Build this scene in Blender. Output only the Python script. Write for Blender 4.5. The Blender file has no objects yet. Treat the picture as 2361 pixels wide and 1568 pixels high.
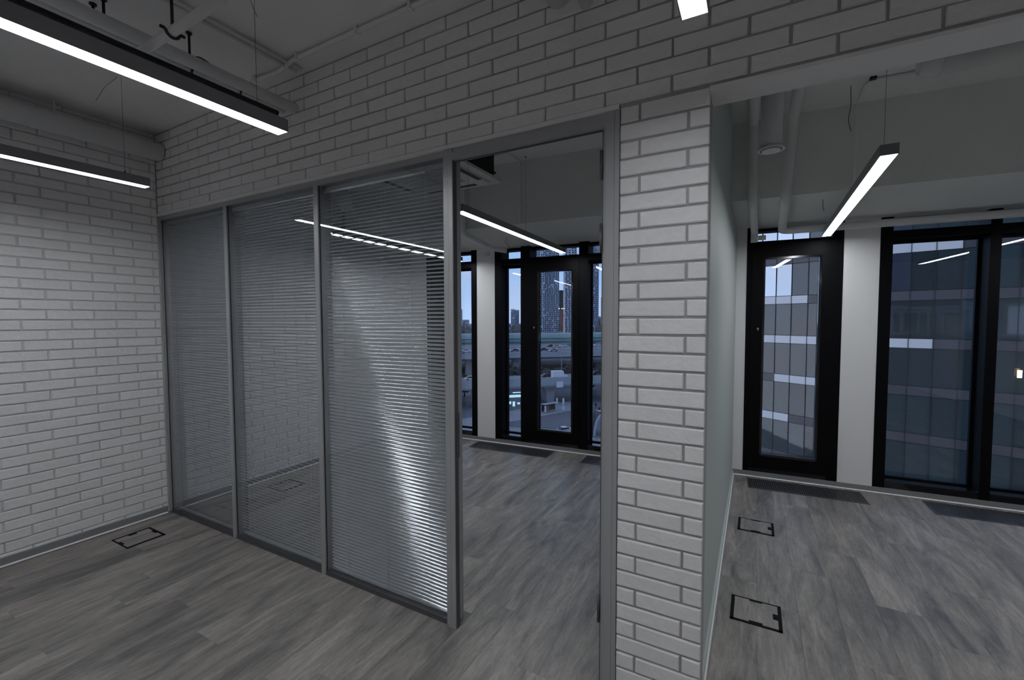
import bpy, bmesh, math, random
from mathutils import Vector, Matrix
random.seed(7)
R = math.radians
scn = bpy.context.scene
col = scn.collection

# ------------------------------------------------------------------ camera
FPX = 1020.87
cam_d = bpy.data.cameras.new('camera')
cam = bpy.data.objects.new('camera', cam_d)
col.objects.link(cam)
CAM = Vector((4.5418, -1.9178, 1.703))
YAW, PITCH, ROLL = R(-28.7602), R(-2.6432), R(-0.143)
FWD = Vector((math.sin(YAW) * math.cos(PITCH), math.cos(YAW) * math.cos(PITCH), math.sin(PITCH)))
RGT = FWD.cross(Vector((0, 0, 1))).normalized()
UPV = RGT.cross(FWD)
_r = RGT * math.cos(ROLL) + UPV * math.sin(ROLL)
_u = UPV * math.cos(ROLL) - RGT * math.sin(ROLL)
M = Matrix((_r, _u, -FWD)).transposed().to_4x4()
M.translation = CAM
cam.matrix_world = M
cam_d.sensor_fit = 'HORIZONTAL'
cam_d.sensor_width = 36
cam_d.lens = 36 * FPX / 2361
cam_d.clip_start = 0.02
cam_d.clip_end = 6000
scn.camera = cam

# ------------------------------------------------------------------ view and sky
scn.view_settings.view_transform = 'Standard'
scn.view_settings.look = 'None'
scn.view_settings.gamma = 1
scn.view_settings.use_curve_mapping = False
scn.view_settings.exposure = 0.0
LAMP_POWER = 27.0
SKY_POWER = 1.5
scn.cycles.max_bounces = 9
scn.cycles.diffuse_bounces = 6
scn.cycles.glossy_bounces = 5
scn.cycles.transparent_max_bounces = 32

world = bpy.data.worlds.new('dusk_sky')
scn.world = world
world.use_nodes = True
nt = world.node_tree
nt.nodes.clear()


def nd(tree, kind, **kw):
    n = tree.nodes.new(kind)
    for k, v in kw.items():
        setattr(n, k, v)
    return n


def ramp(tree, stops, interp='LINEAR'):
    n = tree.nodes.new('ShaderNodeValToRGB')
    n.color_ramp.interpolation = interp
    e = n.color_ramp.elements
    while len(e) < len(stops):
        e.new(0.5)
    for i, (p, c) in enumerate(stops):
        e[i].position = p
        e[i].color = (*c, 1) if len(c) == 3 else c
    return n


L = nt.links.new
tc = nd(nt, 'ShaderNodeTexCoord')
sep = nd(nt, 'ShaderNodeSeparateXYZ')
L(tc.outputs['Generated'], sep.inputs[0])
base = ramp(nt, [(0.0, (.22, .28, .38)), (.5, (.36, .51, .76)), (.53, (.27, .43, .70)), (.60, (.20, .35, .62)), (.70, (.17, .29, .52)), (1.0, (.14, .22, .40))])
ma = nd(nt, 'ShaderNodeMath', operation='MULTIPLY_ADD')
ma.inputs[1].default_value = .5
ma.inputs[2].default_value = .5
L(sep.outputs['Z'], ma.inputs[0])
L(ma.outputs[0], base.inputs[0])
mp = nd(nt, 'ShaderNodeMapping')
mp.inputs['Scale'].default_value = (2.2, 2.2, 7)
L(tc.outputs['Generated'], mp.inputs[0])
nz = nd(nt, 'ShaderNodeTexNoise')
nz.inputs['Scale'].default_value = 1.6
nz.inputs['Detail'].default_value = 7
nz.inputs['Roughness'].default_value = .55
L(mp.outputs[0], nz.inputs['Vector'])
cr = ramp(nt, [(.44, (0, 0, 0)), (.60, (1, 1, 1))])
L(nz.outputs['Fac'], cr.inputs[0])
mix = nd(nt, 'ShaderNodeMixRGB')
cm = nd(nt, 'ShaderNodeMath', operation='MULTIPLY')
cm.inputs[1].default_value = .8
L(cr.outputs[0], cm.inputs[0])
L(cm.outputs[0], mix.inputs[0])
L(base.outputs[0], mix.inputs[1])
mix.inputs[2].default_value = (.37, .45, .62, 1)
# broad low glow of the sunset on the side that the opposite facade mirrors
vm = nd(nt, 'ShaderNodeVectorMath', operation='DOT_PRODUCT')
L(tc.outputs['Generated'], vm.inputs[0])
vm.inputs[1].default_value = (-.86, -.50, .06)
gl = ramp(nt, [(.70, (0, 0, 0)), (1.0, (.42, .36, .30))])
L(vm.outputs['Value'], gl.inputs[0])
add = nd(nt, 'ShaderNodeMixRGB', blend_type='ADD')
add.inputs[0].default_value = 1
L(mix.outputs[0], add.inputs[1])
L(gl.outputs[0], add.inputs[2])
bg = nd(nt, 'ShaderNodeBackground')
bg.inputs['Strength'].default_value = SKY_POWER
L(add.outputs[0], bg.inputs[0])
wo = nd(nt, 'ShaderNodeOutputWorld')
L(bg.outputs[0], wo.inputs[0])

# ------------------------------------------------------------------ materials
MATS = {}


def mat(name, color, rough=.6, metal=0.0, bump=0.0, bscale=60, emit=None, spec=.5, ior=1.5, var=0.0, vscale=8, objvar=0.0, detail=4, coat=0):
    m = bpy.data.materials.new(name)
    m.use_nodes = True
    t = m.node_tree
    p = t.nodes['Principled BSDF']
    p.inputs['Base Color'].default_value = (*color, 1)
    p.inputs['Roughness'].default_value = rough
    p.inputs['Metallic'].default_value = metal
    p.inputs['Specular IOR Level'].default_value = spec
    p.inputs['IOR'].default_value = ior
    if coat:
        p.inputs['Coat Weight'].default_value = coat
    c = t.nodes.new('ShaderNodeTexCoord')
    src = c.outputs['Object']
    oi = t.nodes.new('ShaderNodeObjectInfo')
    va = t.nodes.new('ShaderNodeVectorMath')
    va.operation = 'MULTIPLY_ADD'
    va.inputs[1].default_value = (1, 1, 1)
    sc = t.nodes.new('ShaderNodeVectorMath')
    sc.operation = 'SCALE'
    sc.inputs['Scale'].default_value = 37.0
    t.links.new(oi.outputs['Random'], sc.inputs[0])
    t.links.new(src, va.inputs[0])
    t.links.new(sc.outputs[0], va.inputs[2])
    src = va.outputs[0]
    if var or objvar:
        hs = t.nodes.new('ShaderNodeHueSaturation')
        hs.inputs['Color'].default_value = (*color, 1)
        n = t.nodes.new('ShaderNodeTexNoise')
        n.inputs['Scale'].default_value = vscale
        n.inputs['Detail'].default_value = detail
        t.links.new(src, n.inputs['Vector'])
        mr = t.nodes.new('ShaderNodeMapRange')
        mr.inputs['From Min'].default_value = .25
        mr.inputs['From Max'].default_value = .75
        mr.inputs['To Min'].default_value = 1 - var
        mr.inputs['To Max'].default_value = 1 + var
        t.links.new(n.outputs['Fac'], mr.inputs['Value'])
        m2 = t.nodes.new('ShaderNodeMapRange')
        m2.inputs['To Min'].default_value = 1 - objvar
        m2.inputs['To Max'].default_value = 1 + objvar
        t.links.new(oi.outputs['Random'], m2.inputs['Value'])
        mu = t.nodes.new('ShaderNodeMath')
        mu.operation = 'MULTIPLY'
        t.links.new(mr.outputs[0], mu.inputs[0])
        t.links.new(m2.outputs[0], mu.inputs[1])
        t.links.new(mu.outputs[0], hs.inputs['Value'])
        t.links.new(hs.outputs[0], p.inputs['Base Color'])
    if bump:
        n = t.nodes.new('ShaderNodeTexNoise')
        n.inputs['Scale'].default_value = bscale
        n.inputs['Detail'].default_value = 5
        t.links.new(src, n.inputs['Vector'])
        b = t.nodes.new('ShaderNodeBump')
        b.inputs['Strength'].default_value = bump
        b.inputs['Distance'].default_value = .01
        t.links.new(n.outputs['Fac'], b.inputs['Height'])
        t.links.new(b.outputs[0], p.inputs['Normal'])
    if emit:
        p.inputs['Emission Color'].default_value = (*emit[0], 1)
        p.inputs['Emission Strength'].default_value = emit[1]
    MATS[name] = m
    return m


def glass(name, tint=(1, 1, 1), ior=1.5, boost=1.0):
    m = bpy.data.materials.new(name)
    m.use_nodes = True
    t = m.node_tree
    t.nodes.clear()
    o = t.nodes.new('ShaderNodeOutputMaterial')
    mx = t.nodes.new('ShaderNodeMixShader')
    tr = t.nodes.new('ShaderNodeBsdfTransparent')
    tr.inputs[0].default_value = (*tint, 1)
    g = t.nodes.new('ShaderNodeBsdfGlossy')
    g.inputs['Roughness'].default_value = 0.0
    f = t.nodes.new('ShaderNodeFresnel')
    ge = t.nodes.new('ShaderNodeNewGeometry')
    im = t.nodes.new('ShaderNodeMapRange')          # same Fresnel for a face met from its back
    im.inputs['To Min'].default_value = ior
    im.inputs['To Max'].default_value = 1 / ior
    t.links.new(ge.outputs['Backfacing'], im.inputs['Value'])
    t.links.new(im.outputs[0], f.inputs['IOR'])
    mm = t.nodes.new('ShaderNodeMath')
    mm.operation = 'MULTIPLY'
    mm.use_clamp = True
    mm.inputs[1].default_value = boost
    t.links.new(f.outputs[0], mm.inputs[0])
    t.links.new(mm.outputs[0], mx.inputs[0])
    t.links.new(tr.outputs[0], mx.inputs[1])
    t.links.new(g.outputs[0], mx.inputs[2])
    t.links.new(mx.outputs[0], o.inputs[0])
    MATS[name] = m
    return m


PAINT = (.62, .615, .62)
mat('brick_paint', (.78, .775, .78), .75, bump=.38, bscale=34, objvar=.03, var=.03, vscale=30)
mat('mortar_paint', (.40, .395, .395), .85, bump=.3, bscale=90)
mat('mortar_light', (.62, .615, .615), .85, bump=.3, bscale=90)
mat('white_paint', (.80, .795, .80), .7, bump=.08, bscale=120)
mat('ceiling_paint', (.78, .775, .77), .85, bump=.25, bscale=20, var=.03, vscale=3)
mat('beam_paint', (.74, .745, .73), .8, bump=.2, bscale=25)
mat('green_paint', (.50, .55, .525), .55, bump=.15, bscale=90)
mat('pipe_paint', (.74, .74, .74), .6, bump=.15, bscale=50)
mat('duct_paint', (.74, .74, .74), .7, bump=.8, bscale=14)
mat('black_pipe', (.012, .012, .014), .6, bump=.3, bscale=60)
mat('black_steel', (.03, .03, .033), .45, metal=.3)
mat('steel', (.30, .30, .31), .4, metal=.8)
mat('wire', (.06, .06, .065), .4, metal=.5)
mat('aluminium', (.42, .425, .44), .42, metal=.35, spec=.5)
mat('aluminium_dark', (.12, .12, .13), .4, metal=.5)
mat('board_grey', (.27, .27, .28), .5, metal=.2)
mat('board_lip', (.85, .85, .88), .35)
mat('gasket', (.02, .02, .02), .6)
mat('slat_metal', (.66, .68, .71), .14, metal=.45)
mat('cord', (.5, .5, .5), .7)
mat('lamp_body', (.24, .24, .255), .45, metal=.3)
mat('lamp_face', (.9, .9, .9), .5, emit=((.93, .96, 1.0), LAMP_POWER))
mat('black_frame', (.0025, .0025, .0035), .5, spec=.12)
mat('black_gloss', (.006, .006, .008), .10, spec=.8)
mat('ac_white', (.55, .55, .55), .45)
mat('ac_black', (.008, .008, .009), .7)
mat('grille', (.24, .24, .26), .35, metal=.8)
mat('grille_dark', (.012, .012, .013), .7)
mat('plastic_black', (.008, .008, .009), .75, spec=.15)
mat('plastic_white', (.6, .6, .6), .5)
glass('window_glass', (.985, .99, 1.0), 1.5)
glass('partition_glass', (.915, .925, .93), 1.5)


def wood():
    m = bpy.data.materials.new('vinyl_plank')
    m.use_nodes = True
    t = m.node_tree
    p = t.nodes['Principled BSDF']
    c = t.nodes.new('ShaderNodeTexCoord')
    oi = t.nodes.new('ShaderNodeObjectInfo')
    sc = t.nodes.new('ShaderNodeVectorMath')
    sc.operation = 'SCALE'
    sc.inputs['Scale'].default_value = 53.0
    cc = t.nodes.new('ShaderNodeCombineXYZ')
    for k in range(3):
        t.links.new(oi.outputs['Random'], cc.inputs[k])
    t.links.new(cc.outputs[0], sc.inputs[0])
    ad = t.nodes.new('ShaderNodeVectorMath')
    t.links.new(c.outputs['Object'], ad.inputs[0])
    t.links.new(sc.outputs[0], ad.inputs[1])

    def noise(scale, detail, vec, dist=0, rough=.55):
        mpn = t.nodes.new('ShaderNodeMapping')
        mpn.inputs['Scale'].default_value = vec
        t.links.new(ad.outputs[0], mpn.inputs[0])
        n = t.nodes.new('ShaderNodeTexNoise')
        n.inputs['Scale'].default_value = scale
        n.inputs['Detail'].default_value = detail
        n.inputs['Roughness'].default_value = rough
        n.inputs['Distortion'].default_value = dist
        t.links.new(mpn.outputs[0], n.inputs['Vector'])
        return n
    big = noise(1.0, 4, (7.5, 1.5, 1), .9, .6)
    fine = noise(1.0, 7, (58, 8, 1), .5, .7)
    speck = noise(1.0, 4, (130, 40, 1), .2, .7)
    streak = noise(1.0, 3, (26, 1.6, 1), 1.2, .6)
    r1 = ramp(t, [(.30, (.135, .131, .136)), (.48, (.255, .238, .224)), (.68, (.385, .355, .325))])
    t.links.new(big.outputs['Fac'], r1.inputs[0])
    r2 = ramp(t, [(.30, (.62, .62, .64)), (.62, (1.12, 1.11, 1.10))])
    t.links.new(fine.outputs['Fac'], r2.inputs[0])
    m1 = t.nodes.new('ShaderNodeMixRGB')
    m1.blend_type = 'MULTIPLY'
    m1.inputs[0].default_value = .75
    t.links.new(r1.outputs[0], m1.inputs[1])
    t.links.new(r2.outputs[0], m1.inputs[2])
    r4 = ramp(t, [(.36, (.70, .70, .72)), (.5, (1, 1, 1))])
    t.links.new(speck.outputs['Fac'], r4.inputs[0])
    m3 = t.nodes.new('ShaderNodeMixRGB')
    m3.blend_type = 'MULTIPLY'
    m3.inputs[0].default_value = .55
    t.links.new(m1.outputs[0], m3.inputs[1])
    t.links.new(r4.outputs[0], m3.inputs[2])
    r3 = ramp(t, [(.27, (.50, .49, .50)), (.37, (1, 1, 1))])
    t.links.new(streak.outputs['Fac'], r3.inputs[0])
    m2 = t.nodes.new('ShaderNodeMixRGB')
    m2.blend_type = 'MULTIPLY'
    m2.inputs[0].default_value = .8
    t.links.new(m3.outputs[0], m2.inputs[1])
    t.links.new(r3.outputs[0], m2.inputs[2])
    hs = t.nodes.new('ShaderNodeHueSaturation')
    mr = t.nodes.new('ShaderNodeMapRange')
    mr.inputs['To Min'].default_value = .92
    mr.inputs['To Max'].default_value = 1.08
    t.links.new(oi.outputs['Random'], mr.inputs['Value'])
    t.links.new(mr.outputs[0], hs.inputs['Value'])
    t.links.new(m2.outputs[0], hs.inputs['Color'])
    t.links.new(hs.outputs[0], p.inputs['Base Color'])
    p.inputs['Roughness'].default_value = .42
    b = t.nodes.new('ShaderNodeBump')
    b.inputs['Strength'].default_value = .25
    b.inputs['Distance'].default_value = .002
    t.links.new(fine.outputs['Fac'], b.inputs['Height'])
    t.links.new(b.outputs[0], p.inputs['Normal'])
    MATS['vinyl_plank'] = m


wood()


# ------------------------------------------------------------------ mesh helpers
class MB:
    def __init__(s):
        s.bm = bmesh.new()

    def box(s, x0, x1, y0, y1, z0, z1):
        v = [s.bm.verts.new(p) for p in ((x0, y0, z0), (x1, y0, z0), (x1, y1, z0), (x0, y1, z0), (x0, y0, z1), (x1, y0, z1), (x1, y1, z1), (x0, y1, z1))]
        for f in ((3, 2, 1, 0), (4, 5, 6, 7), (0, 1, 5, 4), (1, 2, 6, 5), (2, 3, 7, 6), (3, 0, 4, 7)):
            s.bm.faces.new([v[i] for i in f])
        return s

    def prism(s, pts, a0, a1, axis='y'):
        def P(p, a):
            return {'y': (p[0], a, p[1]), 'x': (a, p[0], p[1]), 'z': (p[0], p[1], a)}[axis]
        A = [s.bm.verts.new(P(p, a0)) for p in pts]
        B = [s.bm.verts.new(P(p, a1)) for p in pts]
        n = len(pts)
        s.bm.faces.new(A[::-1])
        s.bm.faces.new(B)
        for i in range(n):
            s.bm.faces.new((A[i], A[(i + 1) % n], B[(i + 1) % n], B[i]))
        return s

    def tube(s, pts, r, n=14, cap=True):
        pts = [Vector(p) for p in pts]
        rs = r if isinstance(r, (list, tuple)) else [r] * len(pts)
        rings = []
        prev = None
        for i, p in enumerate(pts):
            if i == 0:
                d = pts[1] - pts[0]
            elif i == len(pts) - 1:
                d = pts[-1] - pts[-2]
            else:
                d = (pts[i + 1] - p).normalized() + (p - pts[i - 1]).normalized()
            d.normalize()
            if prev is None:
                a = d.orthogonal().normalized()
            else:
                a = (prev - d * prev.dot(d)).normalized()
            prev = a
            b = d.cross(a)
            rings.append([s.bm.verts.new(p + (a * math.cos(2 * math.pi * k / n) + b * math.sin(2 * math.pi * k / n)) * rs[i]) for k in range(n)])
        for q in range(len(rings) - 1):
            for k in range(n):
                f = s.bm.faces.new((rings[q][k], rings[q][(k + 1) % n], rings[q + 1][(k + 1) % n], rings[q + 1][k]))
                f.smooth = True
        if cap:
            s.bm.faces.new(rings[0][::-1])
            s.bm.faces.new(rings[-1])
        return s

    def mesh(s, name, m):
        bmesh.ops.recalc_face_normals(s.bm, faces=s.bm.faces)
        me = bpy.data.meshes.new(name)
        s.bm.to_mesh(me)
        s.bm.free()
        me.materials.append(MATS[m] if isinstance(m, str) else m)
        return me

    def build(s, name, m, parent=None, loc=None, rot=0, label=None, kind=None):
        return link(name, s.mesh(name, m), parent, loc, rot, label, kind)


def link(name, me, parent=None, loc=None, rot=0, label=None, kind=None):
    o = bpy.data.objects.new(name, me)
    col.objects.link(o)
    if parent:
        o.parent = parent
    if loc:
        o.location = loc
    if rot:
        o.rotation_euler = (0, 0, rot)
    if label:
        o['label'] = label
    if kind:
        o['kind'] = kind
    return o


def tag(o, label, cat, group=None, kind=None):
    o['label'] = label
    o['category'] = cat
    if group:
        o['group'] = group
    if kind:
        o['kind'] = kind
    return o


def empty(name, loc=(0, 0, 0), rot=0, label=None, cat=None, group=None):
    o = bpy.data.objects.new(name, None)
    col.objects.link(o)
    o.location = loc
    o.rotation_euler = (0, 0, rot)
    if label:
        tag(o, label, cat, group)
    return o


def struct(o, label=None, cat='wall'):
    o['kind'] = 'structure'
    if label:
        o['label'] = label
        o['category'] = cat
    return o


def bend(p, q, r, rad=.08, n=5):
    """points of a rounded corner at q between p and r"""
    p, q, r = Vector(p), Vector(q), Vector(r)
    a = q + (p - q).normalized() * rad
    b = q + (r - q).normalized() * rad
    return [tuple((1 - t) ** 2 * a + 2 * t * (1 - t) * q + t * t * b) for t in [i / n for i in range(n + 1)]]


def path(pts, rad=.08):
    out = [pts[0]]
    for i in range(1, len(pts) - 1):
        out += bend(pts[i - 1], pts[i], pts[i + 1], rad)
    out.append(pts[-1])
    return out


# ------------------------------------------------------------------ key sizes
T = 2.6147          # top of the glazed opening
CZ = 3.29           # ceiling
D, S = 3.4632, .0588
WA = math.atan(S)   # the window wall stands slightly askew
WO = (4.3, D, 0)    # its origin
ZB = 2.668          # underside of the beam / window heads
ZF = 0.0
PT = .15            # partition thickness


def WP(u, v, z):
    """window-wall coordinates: u = world x at the wall face, v = depth towards outside"""
    t = (u - 4.3) / math.cos(WA)
    return Vector((4.3 + t * math.cos(WA) - v * math.sin(WA), D + t * math.sin(WA) + v * math.cos(WA), z))


def wu(u):
    return (u - 4.3) / math.cos(WA)


# ------------------------------------------------------------------ floor
fl = MB().box(-.2, 9.2, -5, 4.2, -.2, -.006).build('floor', 'vinyl_plank')
struct(fl, 'grey-brown wood-look plank floor of the rooms', 'floor')
PW, PL = .2070, 1.22
X0P = 3.343
known = {0: .755, 8: 1.965, -5: 1.41, -1: 1.51, -3: 1.88, 10: 2.34, 11: 1.75}
plank_mesh = {}


def plank(x, y0, y1):
    ln = round(y1 - y0, 3)
    if ln not in plank_mesh:
        b = MB()
        w, h, c = PW / 2 - .0003, ln / 2 - .0003, .0005
        b.prism([(-w, -.006), (w, -.006), (w, -c), (w - c, 0), (-w + c, 0), (-w, -c)], -h, h, 'y')
        plank_mesh[ln] = b.mesh('plank', 'vinyl_plank')
    link('plank', plank_mesh[ln], fl, (x + PW / 2, (y0 + y1) / 2, 0))


for c in range(-16, 20):
    x = X0P + c * PW
    if x < -.02 or x > 7.4:
        continue
    off = known.get(c, random.uniform(0, PL))
    y = off - PL * 6
    ymax = 3.42 + S * (x - 4.3) + .02
    while y < ymax:
        a, b_ = max(y, -2.2), min(y + PL, ymax)
        if b_ - a > .06:
            plank(x, a, b_)
        y += PL

# ------------------------------------------------------------------ ceiling, shell walls
ce = MB().box(-.2, 9.2, -5, 4.2, CZ, CZ + .25).build('ceiling', 'ceiling_paint')
struct(ce, 'white painted concrete ceiling', 'ceiling')
wb = MB().box(-.2, 9.2, -5, -4.8, 0, CZ).build('wall_back', 'white_paint')
struct(wb, 'plain white wall behind the camera', 'wall')
wr = MB().box(9.0, 9.2, -4.8, 3.9, 0, CZ).build('wall_right', 'white_paint')
struct(wr, 'plain white wall closing the rooms on the far right', 'wall')

BH = .065
brick_cache = {}


def brick_mesh(ln, h=BH, var=0, th=.014):
    key = (round(ln, 3), round(h, 3), var, th)
    if key not in brick_cache:
        rr = random.Random(hash(key) % 9999)
        b = bmesh.new()
        c = .0042
        x, z = ln / 2, h / 2

        def j(a=.0012):
            return rr.uniform(-a, a)
        # back ring, front-side ring, front face (two halves so that the face is not quite flat)
        back = [b.verts.new(p) for p in ((-x, th, -z), (x, th, -z), (x, th, z), (-x, th, z))]
        side = [b.verts.new((px + j(), c, pz + j())) for px, pz in ((-x, -z), (x, -z), (x, z), (-x, z))]
        fr = [b.verts.new((px + j(), j(.0008), pz + j())) for px, pz in ((-x + c, -z + c), (0, -z + c), (x - c, -z + c), (x - c, z - c), (0, z - c), (-x + c, z - c))]
        b.faces.new((fr[0], fr[1], fr[4], fr[5]))
        b.faces.new((fr[1], fr[2], fr[3], fr[4]))
        b.faces.new((side[0], side[1], fr[2], fr[1], fr[0]))
        b.faces.new((side[1], side[2], fr[3], fr[2]))
        b.faces.new((side[2], side[3], fr[5], fr[4], fr[3]))
        b.faces.new((side[3], side[0], fr[0], fr[5]))
        for i in range(4):
            b.faces.new((back[i], back[(i + 1) % 4], side[(i + 1) % 4], side[i]))
        bmesh.ops.recalc_face_normals(b, faces=b.faces)
        me = bpy.data.meshes.new('brick')
        b.to_mesh(me)
        b.free()
        me.materials.append(MATS['brick_paint'])
        brick_cache[key] = me
    return brick_cache[key]


# ---- front brick partition: header over glazing and over the open bay, and the pillar
XPL, XPR = 4.019, 4.371
p = MB()
p.box(0, XPL, .010, PT, T, CZ)
p.box(XPL, XPR - .003, .010, PT, 0, CZ)
p.box(XPR - .003, 9.0, .010, PT, T - .008, CZ)
wf = p.build('wall_front', 'mortar_paint')
struct(wf, 'white brick partition with glazed opening, brick pillar and open bay', 'wall')


def put_brick(x0, x1, z0, h=BH, th=.014):
    if x1 - x0 < .012:
        return 0
    ln = round((x1 - x0) / .004) * .004
    link('brick', brick_mesh(ln, h, random.randint(0, 3) if ln > .2 else 0, th), wf, ((x0 + x1) / 2, random.uniform(-.0015, .0015), z0 + h / 2))
    return 1


def joints(row):
    """joint positions along the header: long-format pitch left, a little shorter right as laid"""
    js = []
    k = 0 if row % 2 == 0 else 1
    x = -.0284 + k * .1421
    while x < 3.9:
        js.append(x)
        x += .2842
    x = 3.951 if row % 2 == 0 else 4.085
    if js and x - js[-1] < .2:
        js.pop()
    if row % 2 == 0:
        js += [3.951, 4.228]
        x = 4.503
    else:
        js += [4.090]
        x = 4.364
    while x < 9.2:
        js.append(x)
        x += .2708
    return js


P = .075
nb = 0
rest = bmesh.new()
for row in range(9):
    z0 = T + row * P + (.008 if row == 0 else .0)
    h = BH - (.003 if row == 0 else 0)
    if z0 + h > CZ:
        h = CZ - z0 - .001
    js = joints(row)
    if js[0] > .05:
        js = [-.005] + js
    for i in range(len(js) - 1):
        a, b_ = max(js[i], 0) + .005, js[i + 1] - .005
        if row == 0 and b_ > XPL and a < XPR:
            pass
        if b_ < .02:
            continue
        if a < 5.95:
            nb += put_brick(a, b_, z0, h)
        elif a < 9:
            b_ = min(b_, 9)
            q = brick_mesh(round((b_ - a) / .004) * .004, h, 0)
            tmp = bmesh.new()
            tmp.from_mesh(q)
            bmesh.ops.translate(tmp, verts=tmp.verts, vec=((a + b_) / 2, 0, z0 + h / 2))
            me_t = bpy.data.meshes.new('t')
            tmp.to_mesh(me_t)
            rest.from_mesh(me_t)
            tmp.free()
            bpy.data.meshes.remove(me_t)
me = bpy.data.meshes.new('far_bricks')
rest.to_mesh(me)
rest.free()
me.materials.append(MATS['brick_paint'])
link('brickwork', me, wf, kind='stuff')
for n in range(1, 36):
    z0 = T - n * P
    h = BH
    if z0 < 0:
        h = BH + z0
        z0 = 0.001
    if h < .02:
        continue
    if n % 2 == 1:
        put_brick(XPL, 4.096, z0, h)
        put_brick(4.106, XPR, z0, h)
    else:
        put_brick(XPL, 4.288, z0, h)
        put_brick(4.298, XPR, z0, h)

# white trims under the header
t2 = MB().box(0, XPL - .005, -.004, .03, T - .014, T + .005).build('trim_1', 'white_paint')
struct(t2, 'thin white trim strip under the brick header over the glazing', 'trim')
t3 = MB().box(XPR - .002, 9.0, -.003, PT + .004, T - .022, T - .008).build('trim_2', 'white_paint')
struct(t3, 'white underside lining of the brick header over the open bay', 'trim')

# ---- left brick wall, front part and the part beyond the partition
wl = MB().box(-.2, -.012, -4.8, 0.0, 0, CZ).build('wall_left', 'mortar_light')
struct(wl, 'white brick wall on the left of the front room', 'wall')
wl2 = MB().box(-.2, -.012, 0.0, 3.4, 0, CZ).build('wall_left_rear', 'mortar_light')
struct(wl2, 'white brick wall seen through the glass at the left of the rear room', 'wall')
LP, LQ = .0738, .2665
ROT90 = R(90)


def left_bricks(parent, ya, yb, limit):
    cnt = 0
    cells = []
    for k in range(-22, 23):
        z0 = 1.634 + k * LP + .004
        h = BH
        if z0 < .055:
            h = z0 + BH - .057
            z0 = .057
        if h < .012:
            continue
        if z0 + h > CZ:
            h = CZ - z0 - .001
        if h < .012:
            continue
        off = -.041 if k % 2 == 0 else -.190 + .012
        n0 = math.floor((ya - off) / LQ) - 1
        y = off + n0 * LQ
        while y < yb:
            a, b_ = max(y + .005, ya), min(y + LQ - .005, yb)
            if b_ - a > .014:
                cells.append((a, b_, z0, h))
            y += LQ
    cells.sort(key=lambda c: ((c[0] + c[1]) / 2 + 1.0) ** 2 + (c[2] - 1.4) ** 2 * .3)
    r2 = bmesh.new()
    for a, b_, z0, h in cells:
        ln = round((b_ - a) / .004) * .004
        q = brick_mesh(ln, h, random.randint(0, 3) if ln > .2 else 0)
        if cnt < limit:
            # local +x of the brick runs along world +y, its face looks to +x
            link('brick', q, parent, (random.uniform(-.0015, .0015), (a + b_) / 2, z0 + h / 2), ROT90)
            cnt += 1
        else:
            tmp = bmesh.new()
            tmp.from_mesh(q)
            tmp.transform(Matrix.Translation((0, (a + b_) / 2, z0 + h / 2)) @ Matrix.Rotation(ROT90, 4, 'Z'))
            mt = bpy.data.meshes.new('t')
            tmp.to_mesh(mt)
            tmp.free()
            r2.from_mesh(mt)
            bpy.data.meshes.remove(mt)
    if len(r2.verts):
        m_ = bpy.data.meshes.new('brickwork')
        r2.to_mesh(m_)
        m_.materials.append(MATS['brick_paint'])
        link('brickwork', m_, parent, kind='stuff')
    r2.free()


left_bricks(wl, -4.8, -.001, 299)
left_bricks(wl2, PT, 3.2, 299)

# ---- green painted wall between the two window rooms
wg = MB().box(4.22, 4.352, .022, 3.46, 0, CZ).build('wall_middle', 'green_paint')
struct(wg, 'grey-green painted wall running back from the brick pillar to the windows', 'wall')

# ---- window wall (local frame, origin WO, rotated WA)
wins = dict(a=(.287, 1.134), b=(1.417, 3.10), c=(4.452, 5.295), d=(5.580, 7.15), h=(3.35, 4.10), e=(7.45, 8.3))
order = sorted(wins.values())
p = MB()
prev = -.2
for a, b_ in order:
    p.box(wu(prev), wu(a), 0, .30, .0, ZB)
    prev = b_
p.box(wu(prev), wu(9.2), 0, .30, .0, ZB)
p.box(wu(-.2), wu(9.2), 0, .30, ZB, CZ)
for a, b_ in order:
    p.box(wu(a), wu(b_), 0.0, .30, 0, .055)
ww = p.build('wall_window', 'white_paint', loc=WO, rot=WA)
struct(ww, 'white plastered piers between the black window frames', 'wall')
bmo = MB().box(wu(0.0), wu(9.0), -1.27, 0.0, ZB, CZ).build('trim_3', 'beam_paint', loc=WO, rot=WA)
struct(bmo, 'deep white beam dropped from the ceiling above the windows', 'beam')


# baseboards
def board(name, x0, x1, loc, rot, label):
    o = MB().box(x0, x1, -.012, 0, .012, .058).build(name, 'board_grey', loc=loc, rot=rot)
    struct(o, label, 'baseboard')
    MB().prism([(-.020, 0), (0, 0), (0, .012), (-.012, .012), (-.020, .006)], x0, x1, 'x').build('lip', 'board_lip', o, label='bright metal lip along the foot of the baseboard')
    return o


board('baseboard_window', wu(4.352), wu(8.98), WO, WA, 'grey baseboard under the windows of the right room')
board('baseboard_rear', wu(0.0), wu(4.22), WO, WA, 'grey baseboard under the windows of the room behind the door')
board('baseboard_left', -4.8, -.01, (0, 0, 0), ROT90, 'dark grey metal baseboard of the left brick wall')
board('baseboard_left_rear', .12, 3.2, (0, 0, 0), ROT90, 'grey baseboard of the brick wall seen through the glass')
o = MB().box(4.352, 4.364, .03, 3.44, .0, .050).build('baseboard_middle', 'green_paint')
struct(o, 'green painted skirting of the dividing wall with a pale lip', 'baseboard')
MB().box(4.352, 4.372, .02, 3.44, .0, .010).build('lip', 'board_lip', o, label='pale metal lip at the floor')


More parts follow.
